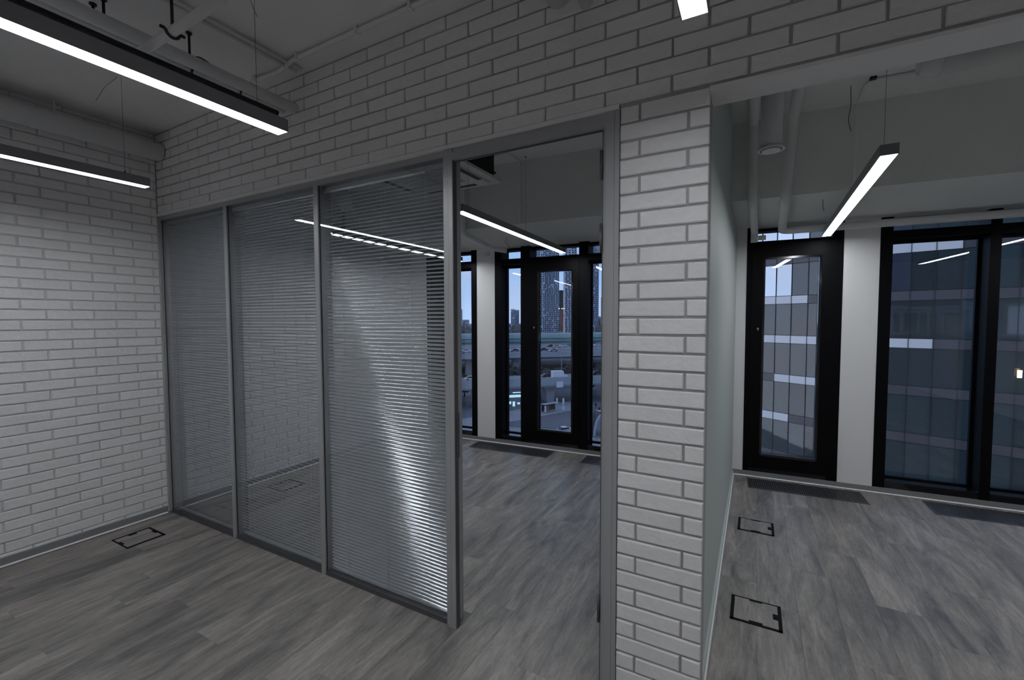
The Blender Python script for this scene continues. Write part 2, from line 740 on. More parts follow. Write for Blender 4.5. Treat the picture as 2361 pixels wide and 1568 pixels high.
# ------------------------------------------------------------------ windows
def window(name, u0, u1, lights, label, zt0=2.40, zt1=2.52):
    """lights: list of (ua, ub, kind); vertical members fill everything between them"""
    w = empty(name, WO, WA)
    struct(w, label, 'window')
    RD = .18
    zb, zs = .055, .122
    a, b_ = wu(u0), wu(u1)
    MB().box(a, b_, 0, .24, zb, zs).build('sill', 'black_gloss', w, label='glossy black sill')
    MB().box(a, b_, .0, .24, zt0, zt1).box(a, b_, .10, .24, ZB - .03, ZB).build('transom', 'black_frame', w)
    xs = [u0] + [q for l in lights for q in l[:2]] + [u1]
    for i in range(0, len(xs), 2):
        if xs[i + 1] - xs[i] > .005:
            MB().box(wu(xs[i]), wu(xs[i + 1]), -.004, .24, zb, ZB).build('mullion', 'black_frame', w)
    for ua, ub, kind in lights:
        x0, x1 = wu(ua), wu(ub)
        if kind == 'fixed':
            MB().box(x0, x0 + .012, RD - .03, RD, zs, zt0).box(x1 - .022, x1, RD - .03, RD, zs, zt0) \
                .box(x0, x1, RD - .03, RD, zs, zs + .014).box(x0, x1, RD - .03, RD, zt0 - .03, zt0).build('glazing_bead', 'black_frame', w)
            MB().box(x0, x1, RD, RD + .006, zs, zt0).build('pane', 'window_glass', w)
            MB().box(x0, x1, RD + .022, RD + .028, zs, zt0).build('pane', 'window_glass', w)
        else:
            z0, z1 = zs - .02, zt0 + .02
            s0, s1, sb, st = kind[1:]
            # sash: stiles and rails with a stepped inner edge
            sash = MB().box(x0, x0 + s0, -.012, .07, z0, z1).box(x1 - s1, x1, -.012, .07, z0, z1) \
                .box(x0 + s0, x1 - s1, -.012, .07, z0, z0 + sb).box(x0 + s0, x1 - s1, -.012, .07, z1 - st, z1).build('sash', 'black_frame', w)
            MB().box(x0 + s0 - .018, x0 + s0 + .004, -.018, .02, z0 + sb - .01, z1 - st + .01).box(x1 - s1 - .004, x1 - s1 + .018, -.018, .02, z0 + sb - .01, z1 - st + .01) \
                .box(x0 + s0, x1 - s1, -.018, .02, z1 - st - .004, z1 - st + .018).box(x0 + s0, x1 - s1, -.018, .035, z0 + sb - .02, z0 + sb + .004).build('glazing_bead', 'black_gloss', sash)
            MB().box(x0 + s0, x1 - s1, .030, .036, z0 + sb, z1 - st).build('pane', 'window_glass', w)
            MB().box(x0 + s0, x1 - s1, .052, .058, z0 + sb, z1 - st).build('pane', 'window_glass', w)
            hx = x0 + s0 * .55
            MB().tube([(hx, -.012, 1.60), (hx, -.026, 1.60)], .011, 12).tube([(hx, -.024, 1.608), (hx, -.024, 1.578)], .0075, 10).build('window_lock', 'steel', sash, label='small metal lock button on the sash')
        if kind != 'top':
            MB().box(x0, x1, RD, RD + .006, zt1, ZB - .03).build('upper_pane', 'window_glass', w)
    return w


window('window_1', .287, 1.134, [(.70, 1.047, 'fixed')], 'narrow black framed window left of the white pier, seen through the doorway', 2.435, 2.515)
window('window_2', 1.417, 3.10, [(1.515, 1.803, 'fixed'), (1.93, 2.60, ('sash', .131, .09, .16, .135)), (2.72, 3.02, 'fixed')],
       'black framed window in three bays with an opening sash, seen through the doorway', 2.435, 2.515)
window('window_3', 4.452, 5.295, [(4.50, 5.20, ('sash', .122, .10, .155, .09))], 'tall narrow black window beside the green wall')
window('window_4', 5.580, 7.15, [(5.675, 6.35, 'fixed'), (6.425, 7.06, 'fixed')], 'wide black framed window at the right edge of the picture', 2.46, 2.535)
window('window_5', 3.35, 4.10, [(3.44, 4.02, 'fixed')], 'black window hidden behind the brick pillar')
window('window_6', 7.45, 8.3, [(7.54, 8.22, 'fixed')], 'black window beyond the right edge of the picture')

# ------------------------------------------------------------------ glazed partition in the opening
FB = T - .014


def panel(x0, x1, label):
    w = .020
    g = empty('glass_panel', (x0, .012, 0), 0, label, 'glass partition', 'glass panels of the partition')
    W_ = x1 - x0
    dp = .10
    MB().box(0, w, 0, dp, 0, FB).build('stile', 'aluminium', g)
    MB().box(W_ - w, W_, 0, dp, 0, FB).build('stile', 'aluminium', g)
    MB().box(w, W_ - w, 0, dp, FB - .034, FB).build('top_rail', 'aluminium', g)
    MB().box(w, W_ - w, 0, dp, 0, .012).box(w, W_ - w, .006, dp - .006, .012, .024).build('bottom_rail', 'aluminium_dark', g)
    MB().box(w, w + .004, .010, .016, .024, FB - .034).box(W_ - w - .004, W_ - w, .010, .016, .024, FB - .034).build('gasket', 'gasket', g)
    MB().box(w, W_ - w, .010, .015, .022, FB - .034).build('front_pane', 'partition_glass', g)
    MB().box(w, W_ - w, dp - .015, dp - .010, .022, FB - .034).build('rear_pane', 'partition_glass', g)
    return g


def slat_mesh(ln, tilt):
    b = bmesh.new()
    n = 4
    w, sag, th = .0125, .0030, .0003
    top, bot = [], []
    for i in range(n + 1):
        t = -1 + 2 * i / n
        y, z = t * w, sag * (1 - t * t)
        yr = y * math.cos(tilt) - z * math.sin(tilt)
        zr = y * math.sin(tilt) + z * math.cos(tilt)
        top.append([b.verts.new((sx * ln / 2, yr, zr)) for sx in (-1, 1)])
    for i in range(n):
        f = b.faces.new((top[i][0], top[i][1], top[i + 1][1], top[i + 1][0]))
        f.smooth = True
    bmesh.ops.recalc_face_normals(b, faces=b.faces)
    me_ = bpy.data.meshes.new('slat')
    b.to_mesh(me_)
    b.free()
    me_.materials.append(MATS['slat_metal'])
    return me_


def blind(x0, x1, tilt, label, ztop=2.535, zbot=.038):
    b = empty('venetian_blind', ((x0 + x1) / 2, .062, 0), 0, label, 'blind', 'venetian blinds between the panes')
    ln = x1 - x0 - .075
    MB().box(-ln / 2, ln / 2, -.014, .014, ztop - .004, ztop + .022).build('headrail', 'slat_metal', b)
    MB().box(-ln / 2, ln / 2, -.010, .010, zbot - .010, zbot).build('bottom_bar', 'slat_metal', b)
    me_ = slat_mesh(ln, tilt)
    z = zbot + .016
    while z < ztop - .012:
        link('slat', me_, b, (0, 0, z))
        z += .0225
    for f in (-.34, 0.02, .36):
        c = MB()
        c.tube([(f * ln, -.0132, zbot), (f * ln, -.0132, ztop)], .0006, 5)
        c.tube([(f * ln, .0132, zbot), (f * ln, .0132, ztop)], .0006, 5)
        c.build('cord', 'cord', b)
    MB().box(-ln / 2 - .010, -ln / 2 - .002, -.004, .004, ztop - .012, ztop + .016).build('end_clip', 'plastic_white', b)
    MB().box(ln / 2 + .002, ln / 2 + .010, -.004, .004, ztop - .012, ztop + .016).build('end_clip', 'plastic_white', b)
    return b


panel(0.0, 1.0, 'glass partition panel next to the left brick wall')
panel(1.0, 2.036, 'middle glass partition panel of the three')
panel(2.036, 3.085, 'glass partition panel beside the open doorway')
blind(0.0, 1.0, R(-37), 'grey venetian blind in the panel next to the left brick wall')
blind(1.0, 2.036, R(-19.5), 'grey venetian blind with open slats in the middle panel, brickwork showing through')
blind(2.036, 3.085, R(30), 'grey venetian blind beside the doorway, lower slats closed and glinting')

df = empty('door_frame', (3.085, .012, 0), 0, 'grey aluminium frame of the doorway without a door leaf', 'door frame')
XJ = XPL - 3.085 - .002
MB().box(0, .020, -.012, .030, 0, FB).box(.021, .048, -.012, .026, 0, FB).box(0, .018, .030, .105, 0, FB).build('jamb', 'aluminium', df)
MB().box(XJ - .062, XJ - .022, -.012, .026, 0, FB).box(XJ - .021, XJ, -.012, .030, 0, FB).box(XJ - .022, XJ, .030, .105, 0, FB).box(XJ - .078, XJ - .062, .012, .040, 0, FB - .06).build('jamb', 'aluminium', df)
MB().box(.048, XJ - .062, -.004, .030, FB - .022, FB).box(.048, XJ - .062, -.012, .026, FB - .062, FB - .023).box(.02, XJ - .022, .030, .105, FB - .018, FB).build('head', 'aluminium', df)
MB().box(.0482, .0505, -.004, .024, 0, FB - .062).box(XJ - .082, XJ - .078, .012, .024, 0, FB - .066).box(.05, XJ - .078, .012, .026, FB - .066, FB - .0622).build('gasket', 'aluminium_dark', df)
for z in (.30, 2.00, 2.32):
    MB().tube([(XJ - .086, .010, z), (XJ - .086, .010, z + .13)], .007, 10).box(XJ - .088, XJ - .078, .012, .040, z + .005, z + .125).build('hinge', 'aluminium_dark', df)
MB().box(.0515, .053, .0, .03, .95, 1.20).build('strike_plate', 'aluminium_dark', df)


# ------------------------------------------------------------------ linear lamps
def lamp(x, y0, y1, z, label, group, dx=0.0, cables=()):
    yc = (y0 + y1) / 2
    g = empty('linear_lamp', (x, yc, z), math.atan2(-dx, y1 - y0), label, 'lamp', group)
    h = (y1 - y0) / 2
    w = .0375
    MB().box(-w, w, -h + .002, h - .002, .010, .054).box(-w, -w + .004, -h + .002, h - .002, 0, .010).box(w - .004, w, -h + .002, h - .002, 0, .010).build('housing', 'lamp_body', g)
    MB().box(-w, w, -h, -h + .002, 0, .054).build('end_cap', 'lamp_body', g)
    MB().box(-w, w, h - .002, h, 0, .054).build('end_cap', 'lamp_body', g)
    MB().box(-w + .004, w - .004, -h + .002, h - .002, .001, .008).build('diffuser', 'lamp_face', g, label='glowing white diffuser')
    for cy in cables:
        MB().tube([(0, cy - yc, .053), (0, cy - yc, CZ - z - .006)], .0009, 6).tube([(0, cy - yc, CZ - z - .008), (0, cy - yc, CZ - z)], .008, 10).tube([(0, cy - yc, .053), (0, cy - yc, .072)], .005, 8).build('cable', 'wire', g)
    return g


GF, GR_ = 'linear lamps hanging in the front room', 'linear lamps hanging in the window rooms'
HF, HR = 2.560, 2.502
lamp(2.62, -2.9, -.60, HF, 'long bright linear lamp over the front room, the larger one at upper left', GF, 0, (-.72, -2.7))
lamp(1.085, -2.8, -.505, HF, 'bright linear lamp close to the left brick wall', GF, 0, (-.62, -2.6))
lamp(4.375, -2.83, -.53, HF, 'linear lamp whose lit end shows at the top edge of the picture', GF, 0, (-.65, -2.6))
lamp(1.03, .85, 3.10, HR, 'linear lamp seen broken up through the slats of the blind', GR_, -.09, (1.25, 2.9))
lamp(2.55, .80, 3.10, HR, 'linear lamp hanging beyond the open doorway', GR_, -.11, (.93, 2.0, 2.95))
lamp(5.115, .90, 3.345, HR, 'linear lamp hanging in the right room before the windows', GR_, .03, (1.02, 3.05))
lamp(7.0, .90, 3.38, HR, 'linear lamp in the right room outside the picture', GR_, .0, (1.02, 3.25))
lamp(6.6, -2.83, -.53, HF, 'linear lamp of the front room right of the camera', GF, 0, (-.65, -2.6))

# ------------------------------------------------------------------ services in the front room
def ptube(name, pts, r, m, label, cat, rad=.08, n=16, group=None):
    o_ = MB().tube(path(pts, rad), r, n).build(name, m)
    tag(o_, label, cat, group)
    return o_


g = empty('insulated_duct', (.115, -2.0, 3.118), 0, 'thick white round duct along the top of the left brick wall', 'duct')
MB().tube([(0, -2.7, 0), (0, 1.99, 0)], .074, 24).build('duct_body', 'duct_paint', g)
MB().tube([(0, 1.35, .070), (0, 1.35, .166)], .005, 8).box(-.02, .02, 1.33, 1.37, .068, .082).build('hanger', 'pipe_paint', g)

ptube('water_pipe', [(1.877, -4.7, 3.082), (1.877, -.005, 3.082)], .033, 'pipe_paint', 'thicker white pipe behind the larger ceiling lamp', 'pipe')
ptube('thin_pipe', [(1.769, -4.7, 3.088), (1.769, -.008, 3.088)], .019, 'pipe_paint', 'thin white pipe running just left of the thicker one', 'pipe')
ptube('black_insulated_pipe', [(2.075, -4.7, 2.908), (2.075, -.26, 2.908)], .015, 'black_pipe', 'black pipe running just above the larger lamp', 'pipe')
ptube('cross_pipe', [(1.86, -.883, 2.955), (2.70, -.893, 2.955)], .020, 'pipe_paint', 'short white pipe crossing at right angles below the ceiling', 'pipe', .05)


def rod(x, y, z0, label, clamp=None):
    g_ = empty('threaded_rod', (x, y, z0), 0, label, 'hanger rod', 'black threaded rods under the ceiling')
    MB().tube([(0, 0, 0), (0, 0, CZ - z0)], .0065, 8).build('rod', 'black_steel', g_)
    MB().tube([(0, 0, CZ - z0 - .008), (0, 0, CZ - z0)], .016, 8).build('anchor', 'black_steel', g_)
    if clamp:
        c = MB()
        r_, ax = clamp
        pts = []
        for k in range(0, 19):
            a = math.pi * (1.0 + k / 18) if True else 0
            d = Vector((math.cos(a) * r_, 0, math.sin(a) * r_)) if ax == 'y' else Vector((0, math.cos(a) * r_, math.sin(a) * r_))
            pts.append(tuple(d + Vector((0, 0, -r_ if False else 0))))
        c.tube([(p_[0], p_[1], p_[2]) for p_ in pts], .006, 6)
        e = Vector((r_ + .014, 0, 0)) if ax == 'y' else Vector((0, r_ + .014, 0))
        for s_ in (-1, 1):
            q = e * s_
            c.tube([(q[0] * .7, q[1] * .7, 0), (q[0] * 1.15, q[1] * 1.15, 0)], .007, 6)
        c.build('pipe_clamp', 'black_steel', g_)
    return g_


rod(2.30, -.888, 2.955, 'black hanger rod with the clamp around the crossing pipe', (.027, 'x'))
rod(1.769, -.565, 3.088, 'black hanger rod beside which a loose cable curls', (.023, 'y'))
rod(1.60, -.915, 3.06, 'left one of the two neighbouring black hanger rods')
rod(1.69, -.905, 3.05, 'right one of the two neighbouring black hanger rods')
o = MB().tube([(.023 * math.cos(k / 12 * 2 * math.pi), 0, .023 * math.sin(k / 12 * 2 * math.pi)) for k in range(13)], .005, 6).build('pipe_clamp', 'black_steel', loc=(1.769, -.30, 3.088))
tag(o, 'small black clamp around the thin pipe nearest the brick header', 'clamp')
ptube('loop_cable', [(1.78, -.565, 3.13), (1.83, -.56, 3.155), (1.86, -.50, 3.125), (1.845, -.46, 3.10)], .004, 'wire', 'loose dark cable curling over the thicker pipe', 'cable', .03, 6)
ptube('conduit', [(1.975, -4.0, 3.268), (1.975, -.055, 3.268)], .011, 'pipe_paint', 'left one of two thin white conduits on the ceiling', 'conduit')
ptube('conduit', [(2.018, -4.0, 3.268), (2.018, -.055, 3.268)], .011, 'pipe_paint', 'right one of two thin white conduits on the ceiling', 'conduit')
ptube('heating_pipe', [(1.62, -.125, 3.266), (1.87, -.108, 3.268), (2.08, -.150, 3.268), (8.9, -.152, 3.268)], .013, 'pipe_paint',
      'thin white pipe bending along the ceiling above the brick header', 'pipe', .05)
for x, yy, lb in ((1.66, -.125, 'leftmost clip, holding the pipe end near the thicker ceiling pipe'), (2.12, -.151, 'clip just after the bend of the pipe above the header'), (2.62, -.152, 'clip in the middle of the pipe above the header'), (3.0, -.152, 'rightmost clip of the pipe above the header, near the top edge')):
    o = MB().box(x - .008, x + .008, yy - .018, yy + .018, 3.252, CZ).build('pipe_clip', 'pipe_paint')
    tag(o, lb, 'clip', 'clips of the pipe above the header')
ptube('branch_pipe', [(3.74, -.62, 3.20), (3.74, -.001, 3.16)], .058, 'pipe_paint', 'wider pipe stub entering the header at the top edge of the picture', 'pipe')
ptube('branch_pipe', [(3.868, -.62, 3.12), (3.868, -.001, 3.085)], .027, 'pipe_paint', 'narrower pipe stub entering the header at the top edge', 'pipe')
ptube('loose_wire', [(2.33, -.56, 3.288), (2.36, -.56, 3.22), (2.40, -.57, 3.17)], .0012, 'wire', 'short loose wire end by the cable of the larger lamp', 'wire', .02, 6)
ptube('loose_wire', [(.87, -.56, 3.285), (.85, -.62, 3.20), (.83, -.66, 3.10)], .0012, 'wire', 'loose wire beside the cable of the lamp near the left wall', 'wire', .02, 6)

# ------------------------------------------------------------------ right room services
g = empty('ventilation_stub', (4.607, 1.30, 2.745), 0, 'white round ventilation stub with disc valve hanging in the right room', 'duct')
MB().tube([(0, 0, .012), (0, 0, .20), (0, 0, .36), (0, 0, CZ - 2.745)], [.058, .059, .062, .063], 24).build('duct_body', 'duct_paint', g)
MB().tube([(0, 0, 0.0), (0, 0, .014)], [.076, .070], 28).build('flange', 'pipe_paint', g)
MB().tube([(0, 0, -.008), (0, 0, .004)], [.050, .056], 28).build('valve_disc', 'white_paint', g)
c = MB()
c.tube([(.0575 * math.cos(a / 24 * 2 * math.pi), .0575 * math.sin(a / 24 * 2 * math.pi), -.0005) for a in range(25)], .0022, 6)
c.build('slot', 'gasket', g)

yb = D - 1.27
ptube('riser_pipe', [(4.502, .3, 3.245), (4.502, 2.125, 3.245), (4.505, 2.135, 2.615), (4.517, 3.37, 2.610), (4.517, 3.37, 2.50)], .034, 'pipe_paint',
      'white pipe nearest the green wall, bending under the beam to the window', 'pipe', .07)
ptube('riser_pipe', [(4.770, .3, 3.225), (4.765, 2.105, 3.225), (4.725, 2.125, 2.60), (4.76, 3.36, 2.592), (8.8, 3.60, 2.592)], .036, 'pipe_paint',
      'white pipe right of the ventilation stub that turns along the window heads', 'pipe', .09)
MB_s = MB().box(-.035, .035, -.02, .02, -.022, .022)
o = MB_s.build('pipe_bracket', 'pipe_paint', loc=(4.587, 3.40, 2.545))
tag(o, 'small white box on the end of the pipe at the narrow window', 'bracket')
ptube('thin_conduit', [(5.45, 1.88, 3.278), (5.21, 1.86, 3.278), (5.165, 1.90, 3.278), (5.163, 2.20, 3.272), (5.163, 2.212, 2.69)], .0085, 'pipe_paint',
      'thin bent conduit running down the beam above the right lamp', 'conduit', .03, 10)
o = MB().box(-.018, .018, -.014, .014, -.016, 0).build('junction_box', 'black_steel', loc=(5.19, 1.845, CZ))
MB().tube([(.0, .05, -.010), (.0, .05, 0)], .012, 8).build('anchor_plug', 'black_steel', o)
tag(o, 'small dark junction fitting on the ceiling of the right room', 'junction box')
ptube('hook_wire', [(5.08, 1.90, 3.285), (5.085, 1.90, 3.15), (5.07, 1.90, 3.06), (5.09, 1.90, 2.98)], .0022, 'wire', 'short hooked wire hanging from the ceiling near the beam', 'wire', .03, 6)
ptube('hook_wire', [(5.00, 2.45, 2.662), (5.0, 2.45, 2.60), (5.01, 2.45, 2.57)], .002, 'wire', 'short wire hanging under the beam by the far lamp end', 'wire', .02, 6)
g = empty('air_duct', (5.75, 1.25, 3.06), 0, 'white ventilation duct at upper right under the ceiling', 'duct')
MB().tube([(-.40, .0, 0), (3.2, 0.0, 0)], .078, 24).build('duct_body', 'duct_paint', g)
MB().tube([(-.47, .0, .0), (-.44, 0, 0), (-.39, 0, 0)], [.060, .074, .082], 24).build('end_cone', 'pipe_paint', g)

# ------------------------------------------------------------------ room behind the doorway
g = empty('cassette_air_conditioner', (2.085, 1.045, 2.91), 0, 'white ceiling cassette air conditioner with black body behind the doorway head', 'air conditioner')
a = .475
MB().box(-a, a, -a, a, 0, .022).build('panel', 'ac_white', g)
MB().box(-a + .08, a - .08, -a + .08, a - .08, -.012, 0.0).build('intake_frame', 'ac_white', g)
for s_ in (-1, 1):
    MB().box(-.27, .27, s_ * (a - .105) - .022, s_ * (a - .105) + .022, -.014, -.011).build('air_outlet', 'gasket', g)
    MB().box(s_ * (a - .105) - .022, s_ * (a - .105) + .022, -.27, .27, -.014, -.011).build('air_outlet', 'gasket', g)
c = MB()
for k in range(14):
    c.box(-.24, .24, -.25 + k * .037, -.25 + k * .037 + .020, -.020, -.012)
c.build('intake_louvre', 'ac_white', g)
MB().box(-.42, .42, -.42, .42, .022, .33).build('body', 'ac_black', g, label='black upper body')
for sx, sy in ((-1, -1), (1, -1), (1, 1), (-1, 1)):
    MB().tube([(sx * .455, sy * .36, .05), (sx * .455, sy * .36, .38)], .005, 8).box(min(sx * .42, sx * .47), max(sx * .42, sx * .47), sy * .36 - .02, sy * .36 + .02, .05, .065).build('hanger_rod', 'black_steel', g)

g = empty('flexible_duct', (0, 0, 0), 0, 'grey flexible duct elbow near the ceiling behind the blind', 'duct')
MB().tube([(.45, .95, 3.12), (.75, .95, 3.10), (1.0, .95, 3.02), (1.17, .95, 2.90), (1.24, .95, 2.74)], [.075, .075, .07, .065, .06], 18).build('duct_body', 'pipe_paint', g)
g['label'] = 'grey flexible duct elbow near the ceiling behind the blind'
ptube('drain_pipe', [(1.80, 1.62, 3.22), (1.80, 1.98, 3.22), (1.81, 1.99, 2.62), (1.64, 2.85, 2.59), (1.80, 2.95, 2.56)], .030, 'pipe_paint', 'white pipe bending down behind the lamp in the doorway', 'pipe', .07)
o = MB().box(-.04, .04, -.02, .0, -.03, .03).tube([(0, -.02, 0), (0, -.032, 0)], .02, 10).build('wall_sensor', 'plastic_white', loc=(WP(1.30, 0, 2.60)), rot=WA)
tag(o, 'small round sensor at the top of the white pier beyond the doorway', 'sensor')
ptube('thin_conduit', [(2.25, 1.80, 3.278), (2.45, 1.80, 3.278), (2.45, 2.06, 3.27), (2.452, 2.07, 2.69)], .0085, 'pipe_paint', 'thin conduit on the beam right of the air conditioner', 'conduit', .03, 10)
ptube('hook_wire', [(2.0, 2.6, 2.662), (1.97, 2.6, 2.60), (2.02, 2.6, 2.56), (2.03, 2.6, 2.53)], .002, 'wire', 'looped wire under the beam near the white pier', 'wire', .02, 6)


# ------------------------------------------------------------------ floor convector grilles and floor boxes
def grille(u0, u1, v0, v1, label):
    """v measured into the room from the window wall"""
    g_ = empty('floor_grille', WO, WA, label, 'floor grille', 'convector grilles along the windows')
    a_, b2 = wu(u0), wu(u1)
    MB().box(a_, b2, -v1, -v0, .0, .0015).build('trough', 'grille_dark', g_)
    MB().box(a_, b2, -v0 - .008, -v0, .0015, .006).box(a_, b2, -v1, -v1 + .008, .0015, .006).box(a_, a_ + .008, -v1, -v0, .0015, .006).box(b2 - .008, b2, -v1, -v0, .0015, .006).build('rim', 'grille', g_)
    m_ = MB()
    x_ = a_ + .014
    while x_ < b2 - .012:
        m_.box(x_, x_ + .0065, -v1 + .008, -v0 - .008, .0016, .0055)
        x_ += .0185
    s2 = m_.build('slat_grid', 'grille', g_, kind='stuff')
    return g_


grille(4.490, 5.478, .075, .385, 'convector grille in the floor in front of the narrow window')
grille(5.935, 7.0, .075, .39, 'convector grille in the floor at the right edge of the picture')
grille(1.19, 2.302, .055, .35, 'long dark convector grille in the floor behind the doorway')
grille(2.728, 3.80, .055, .35, 'convector grille partly hidden by the right door jamb')


def floor_box(x, y, label, flip=0):
    g_ = empty('floor_box', (x, y, 0), flip, label, 'floor box', 'floor socket boxes')
    a_, b2 = .130, .124
    MB().box(-a_, -a_ + .019, -b2, b2, 0, .004).box(a_ - .019, a_, -b2, b2, 0, .004).box(-a_, a_, -b2, -b2 + .015, 0, .004).box(-a_, a_, b2 - .008, b2, 0, .004).build('frame', 'plastic_black', g_)
    MB().box(-a_ + .019, a_ - .019, -b2 + .017, b2 - .010, 0, .0035).build('lid', 'vinyl_plank', g_, label='lid inlaid with floor covering')
    MB().box(-.034, .034, -b2 + .012, -b2 + .030, .0032, .0046).build('hinge', 'plastic_black', g_)
    MB().box(-.034, .034, b2 - .022, b2 - .006, .0032, .0046).build('hinge', 'plastic_black', g_)
    MB().box(a_ - .044, a_ - .015, -.024, .028, .0032, .0048).box(a_ - .040, a_ - .024, -.012, .014, .0046, .0060).build('latch', 'plastic_black', g_)
    return g_


floor_box(4.579, 2.166, 'black framed floor box farther from the camera in the right room')
floor_box(4.578, .946, 'black framed floor box nearer the camera in the right room')
floor_box(.334, -.347, 'black framed floor box by the left brick wall in the front room', R(180))
floor_box(.334, .90, 'floor box seen through the glass of the middle panel', R(180))

# ------------------------------------------------------------------ outside: materials
mat('facade_glass', (.042, .066, .072), .03, ior=1.8, objvar=.35)
mat('facade_sky_reflection', (.55, .62, .70), .03, metal=1.0, objvar=.12)  # paler mirror tint for chosen panes, their bright sky reflection put into the colour
mat('spandrel_grey', (.10, .098, .112), .35, objvar=.12)
mat('spandrel_white', (.88, .88, .88), .35, objvar=.04)
mat('facade_joint', (.035, .037, .042), .5)
mat('own_facade', (.10, .11, .125), .3, var=.3, vscale=.2)
mat('asphalt', (.115, .12, .14), .8, var=.15, vscale=.05, detail=8)
mat('pavement', (.26, .27, .30), .85, var=.1, vscale=.3)
mat('concrete', (.34, .36, .39), .8, var=.08, vscale=.3)
mat('concrete_dark', (.20, .21, .24), .85, var=.1, vscale=.3)
mat('tube_green', (.16, .25, .25), .35, var=.08, vscale=.2)
mat('tube_dark', (.03, .10, .10), .5)
mat('rail_grey', (.22, .23, .25), .6)
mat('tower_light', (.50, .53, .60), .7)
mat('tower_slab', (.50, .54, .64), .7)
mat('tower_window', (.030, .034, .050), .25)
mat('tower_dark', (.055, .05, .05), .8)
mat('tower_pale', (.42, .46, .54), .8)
mat('brick_red', (.23, .09, .07), .8)
mat('crane_red', (.20, .045, .03), .7)
mat('foliage_dark', (.030, .030, .026), .9, var=.4, vscale=.8)
mat('foliage_far', (.13, .12, .12), .9, var=.3, vscale=.3)
mat('bark', (.035, .03, .028), .9)
mat('car_dark', (.03, .032, .04), .3)
mat('car_silver', (.32, .34, .36), .3, metal=.4)
mat('car_white', (.72, .74, .78), .35)
mat('car_cream', (.55, .52, .36), .4)
mat('car_glass', (.02, .022, .03), .1)
mat('tyre', (.012, .012, .012), .8)
mat('tail_light', (.5, .02, .02), .4, emit=((1, .06, .05), 2.2))
mat('head_light', (.9, .9, .9), .4, emit=((1, .93, .8), 2.5))
mat('kiosk_light', (.6, .8, .8), .4, emit=((.55, .95, 1.0), .7))
mat('signal_red', (.6, .05, .05), .4, emit=((1, .05, .04), 4))
mat('signal_green', (.05, .5, .4), .4, emit=((.1, .9, .6), 2))
mat('sign_blue', (.04, .13, .50), .5)
mat('sign_white', (.66, .70, .74), .5)
mat('sign_green_edge', (.30, .55, .45), .5)
mat('coat_dark', (.02, .022, .03), .8)
mat('warm_lamp', (.9, .7, .4), .4, emit=((1, .72, .38), 3.0))


def at_z(px, py, z):
    d = FWD + _r * ((px - 1180.5) / FPX) - _u * ((py - 784) / FPX)
    return CAM + d * ((z - CAM.z) / d.z)


def at_d(px, depth, z):
    """point above pixel column px at the given distance along the view axis"""
    f = Vector((math.sin(YAW), math.cos(YAW), 0))
    r_ = Vector((math.cos(YAW), -math.sin(YAW), 0))
    q = CAM + (f + r_ * ((px - 1180.5) / FPX)) * depth
    return Vector((q.x, q.y, z))


GZ = -27.0
gr = MB().box(-1800, 1500, 3.9, 2600, GZ - 2, GZ).build('ground', 'asphalt')
struct(gr, 'dark asphalt street far below the windows', 'ground')
own = MB()
own.box(-6, 32, -16, 3.6, GZ, -.45)
own.box(-6, 32, -16, 3.6, 3.75, 26)
om = own.build('wall_outside', 'own_facade')
struct(om, 'dark outer walls of the storeys above and below the office', 'wall')

# ------------------------------------------------------------------ outside: the glass office block opposite
J = Vector((12.07, 42.45, 0))
FA, FBD = R(60), R(74)


def facade(name, origin, yaw, sgn, ncol, label, white, bright):
    """a facet of the block: local +x runs to the right, local -y faces our windows"""
    rot = -(R(90) - yaw)
    g_ = empty(name, (origin.x, origin.y, 0), rot, label, 'office building', 'facets of the glass office block opposite')
    W_, FH, SH = 1.36, 3.58, .72
    x_lo = 0 if sgn > 0 else -ncol * W_
    MB().box(x_lo + (.3 if sgn > 0 else 0), x_lo + ncol * W_ - (0 if sgn > 0 else .3), .10, .9, GZ, 3.5 + 3.5 * 5).build('core', 'facade_joint', g_)
    vis = (W_ - .05, FH - SH - .06)
    mv = MB().box(-vis[0] / 2, vis[0] / 2, 0, .05, -vis[1] / 2, vis[1] / 2)
    mg = mv.mesh('pane', 'facade_glass')
    mb_ = mg.copy()
    mb_.materials.clear()
    mb_.materials.append(MATS['facade_sky_reflection'])
    sp = MB().box(-vis[0] / 2 - .005, vis[0] / 2 + .005, -.01, .05, -SH / 2 + .02, SH / 2 - .02).mesh('spandrel', 'spandrel_grey')
    spw = sp.copy()
    spw.materials.clear()
    spw.materials.append(MATS['spandrel_white'])
    rr = random.Random(5 if sgn > 0 else 6)
    far = MB()
    for c_ in range(ncol):
        xc = x_lo + (c_ + .5) * W_
        idx = c_ if sgn > 0 else ncol - 1 - c_       # columns counted away from the fold
        for k in range(-5, 9):
            zc = 3.42 - 3.58 * k
            if zc - SH / 2 < GZ:
                continue
            if -2 <= k <= 4:
                o_ = link('spandrel', spw if (k, idx) in white else sp, g_, (xc, 0, zc))
                o2 = link('pane', mb_ if (k, idx) in bright else mg, g_, (xc, .02, zc - FH / 2))
                o2.rotation_euler = (rr.uniform(-.006, .006), 0, rr.uniform(-.006, .006))
            else:
                far.box(xc - W_ / 2 + .02, xc + W_ / 2 - .02, 0, .05, zc - SH / 2 + .02, zc + SH / 2 - .02)
                far.box(xc - W_ / 2 + .03, xc + W_ / 2 - .03, .02, .07, zc - FH / 2 - vis[1] / 2, zc - FH / 2 + vis[1] / 2)
    far.build('far_panes', 'facade_glass', g_, kind='stuff')
    mu = MB()
    for c_ in range(ncol + 1):
        mu.box(x_lo + c_ * W_ - .018, x_lo + c_ * W_ + .018, -.05, .10, GZ, 21)
    mu.build('mullion_grid', 'facade_joint', g_, kind='stuff')
    return g_


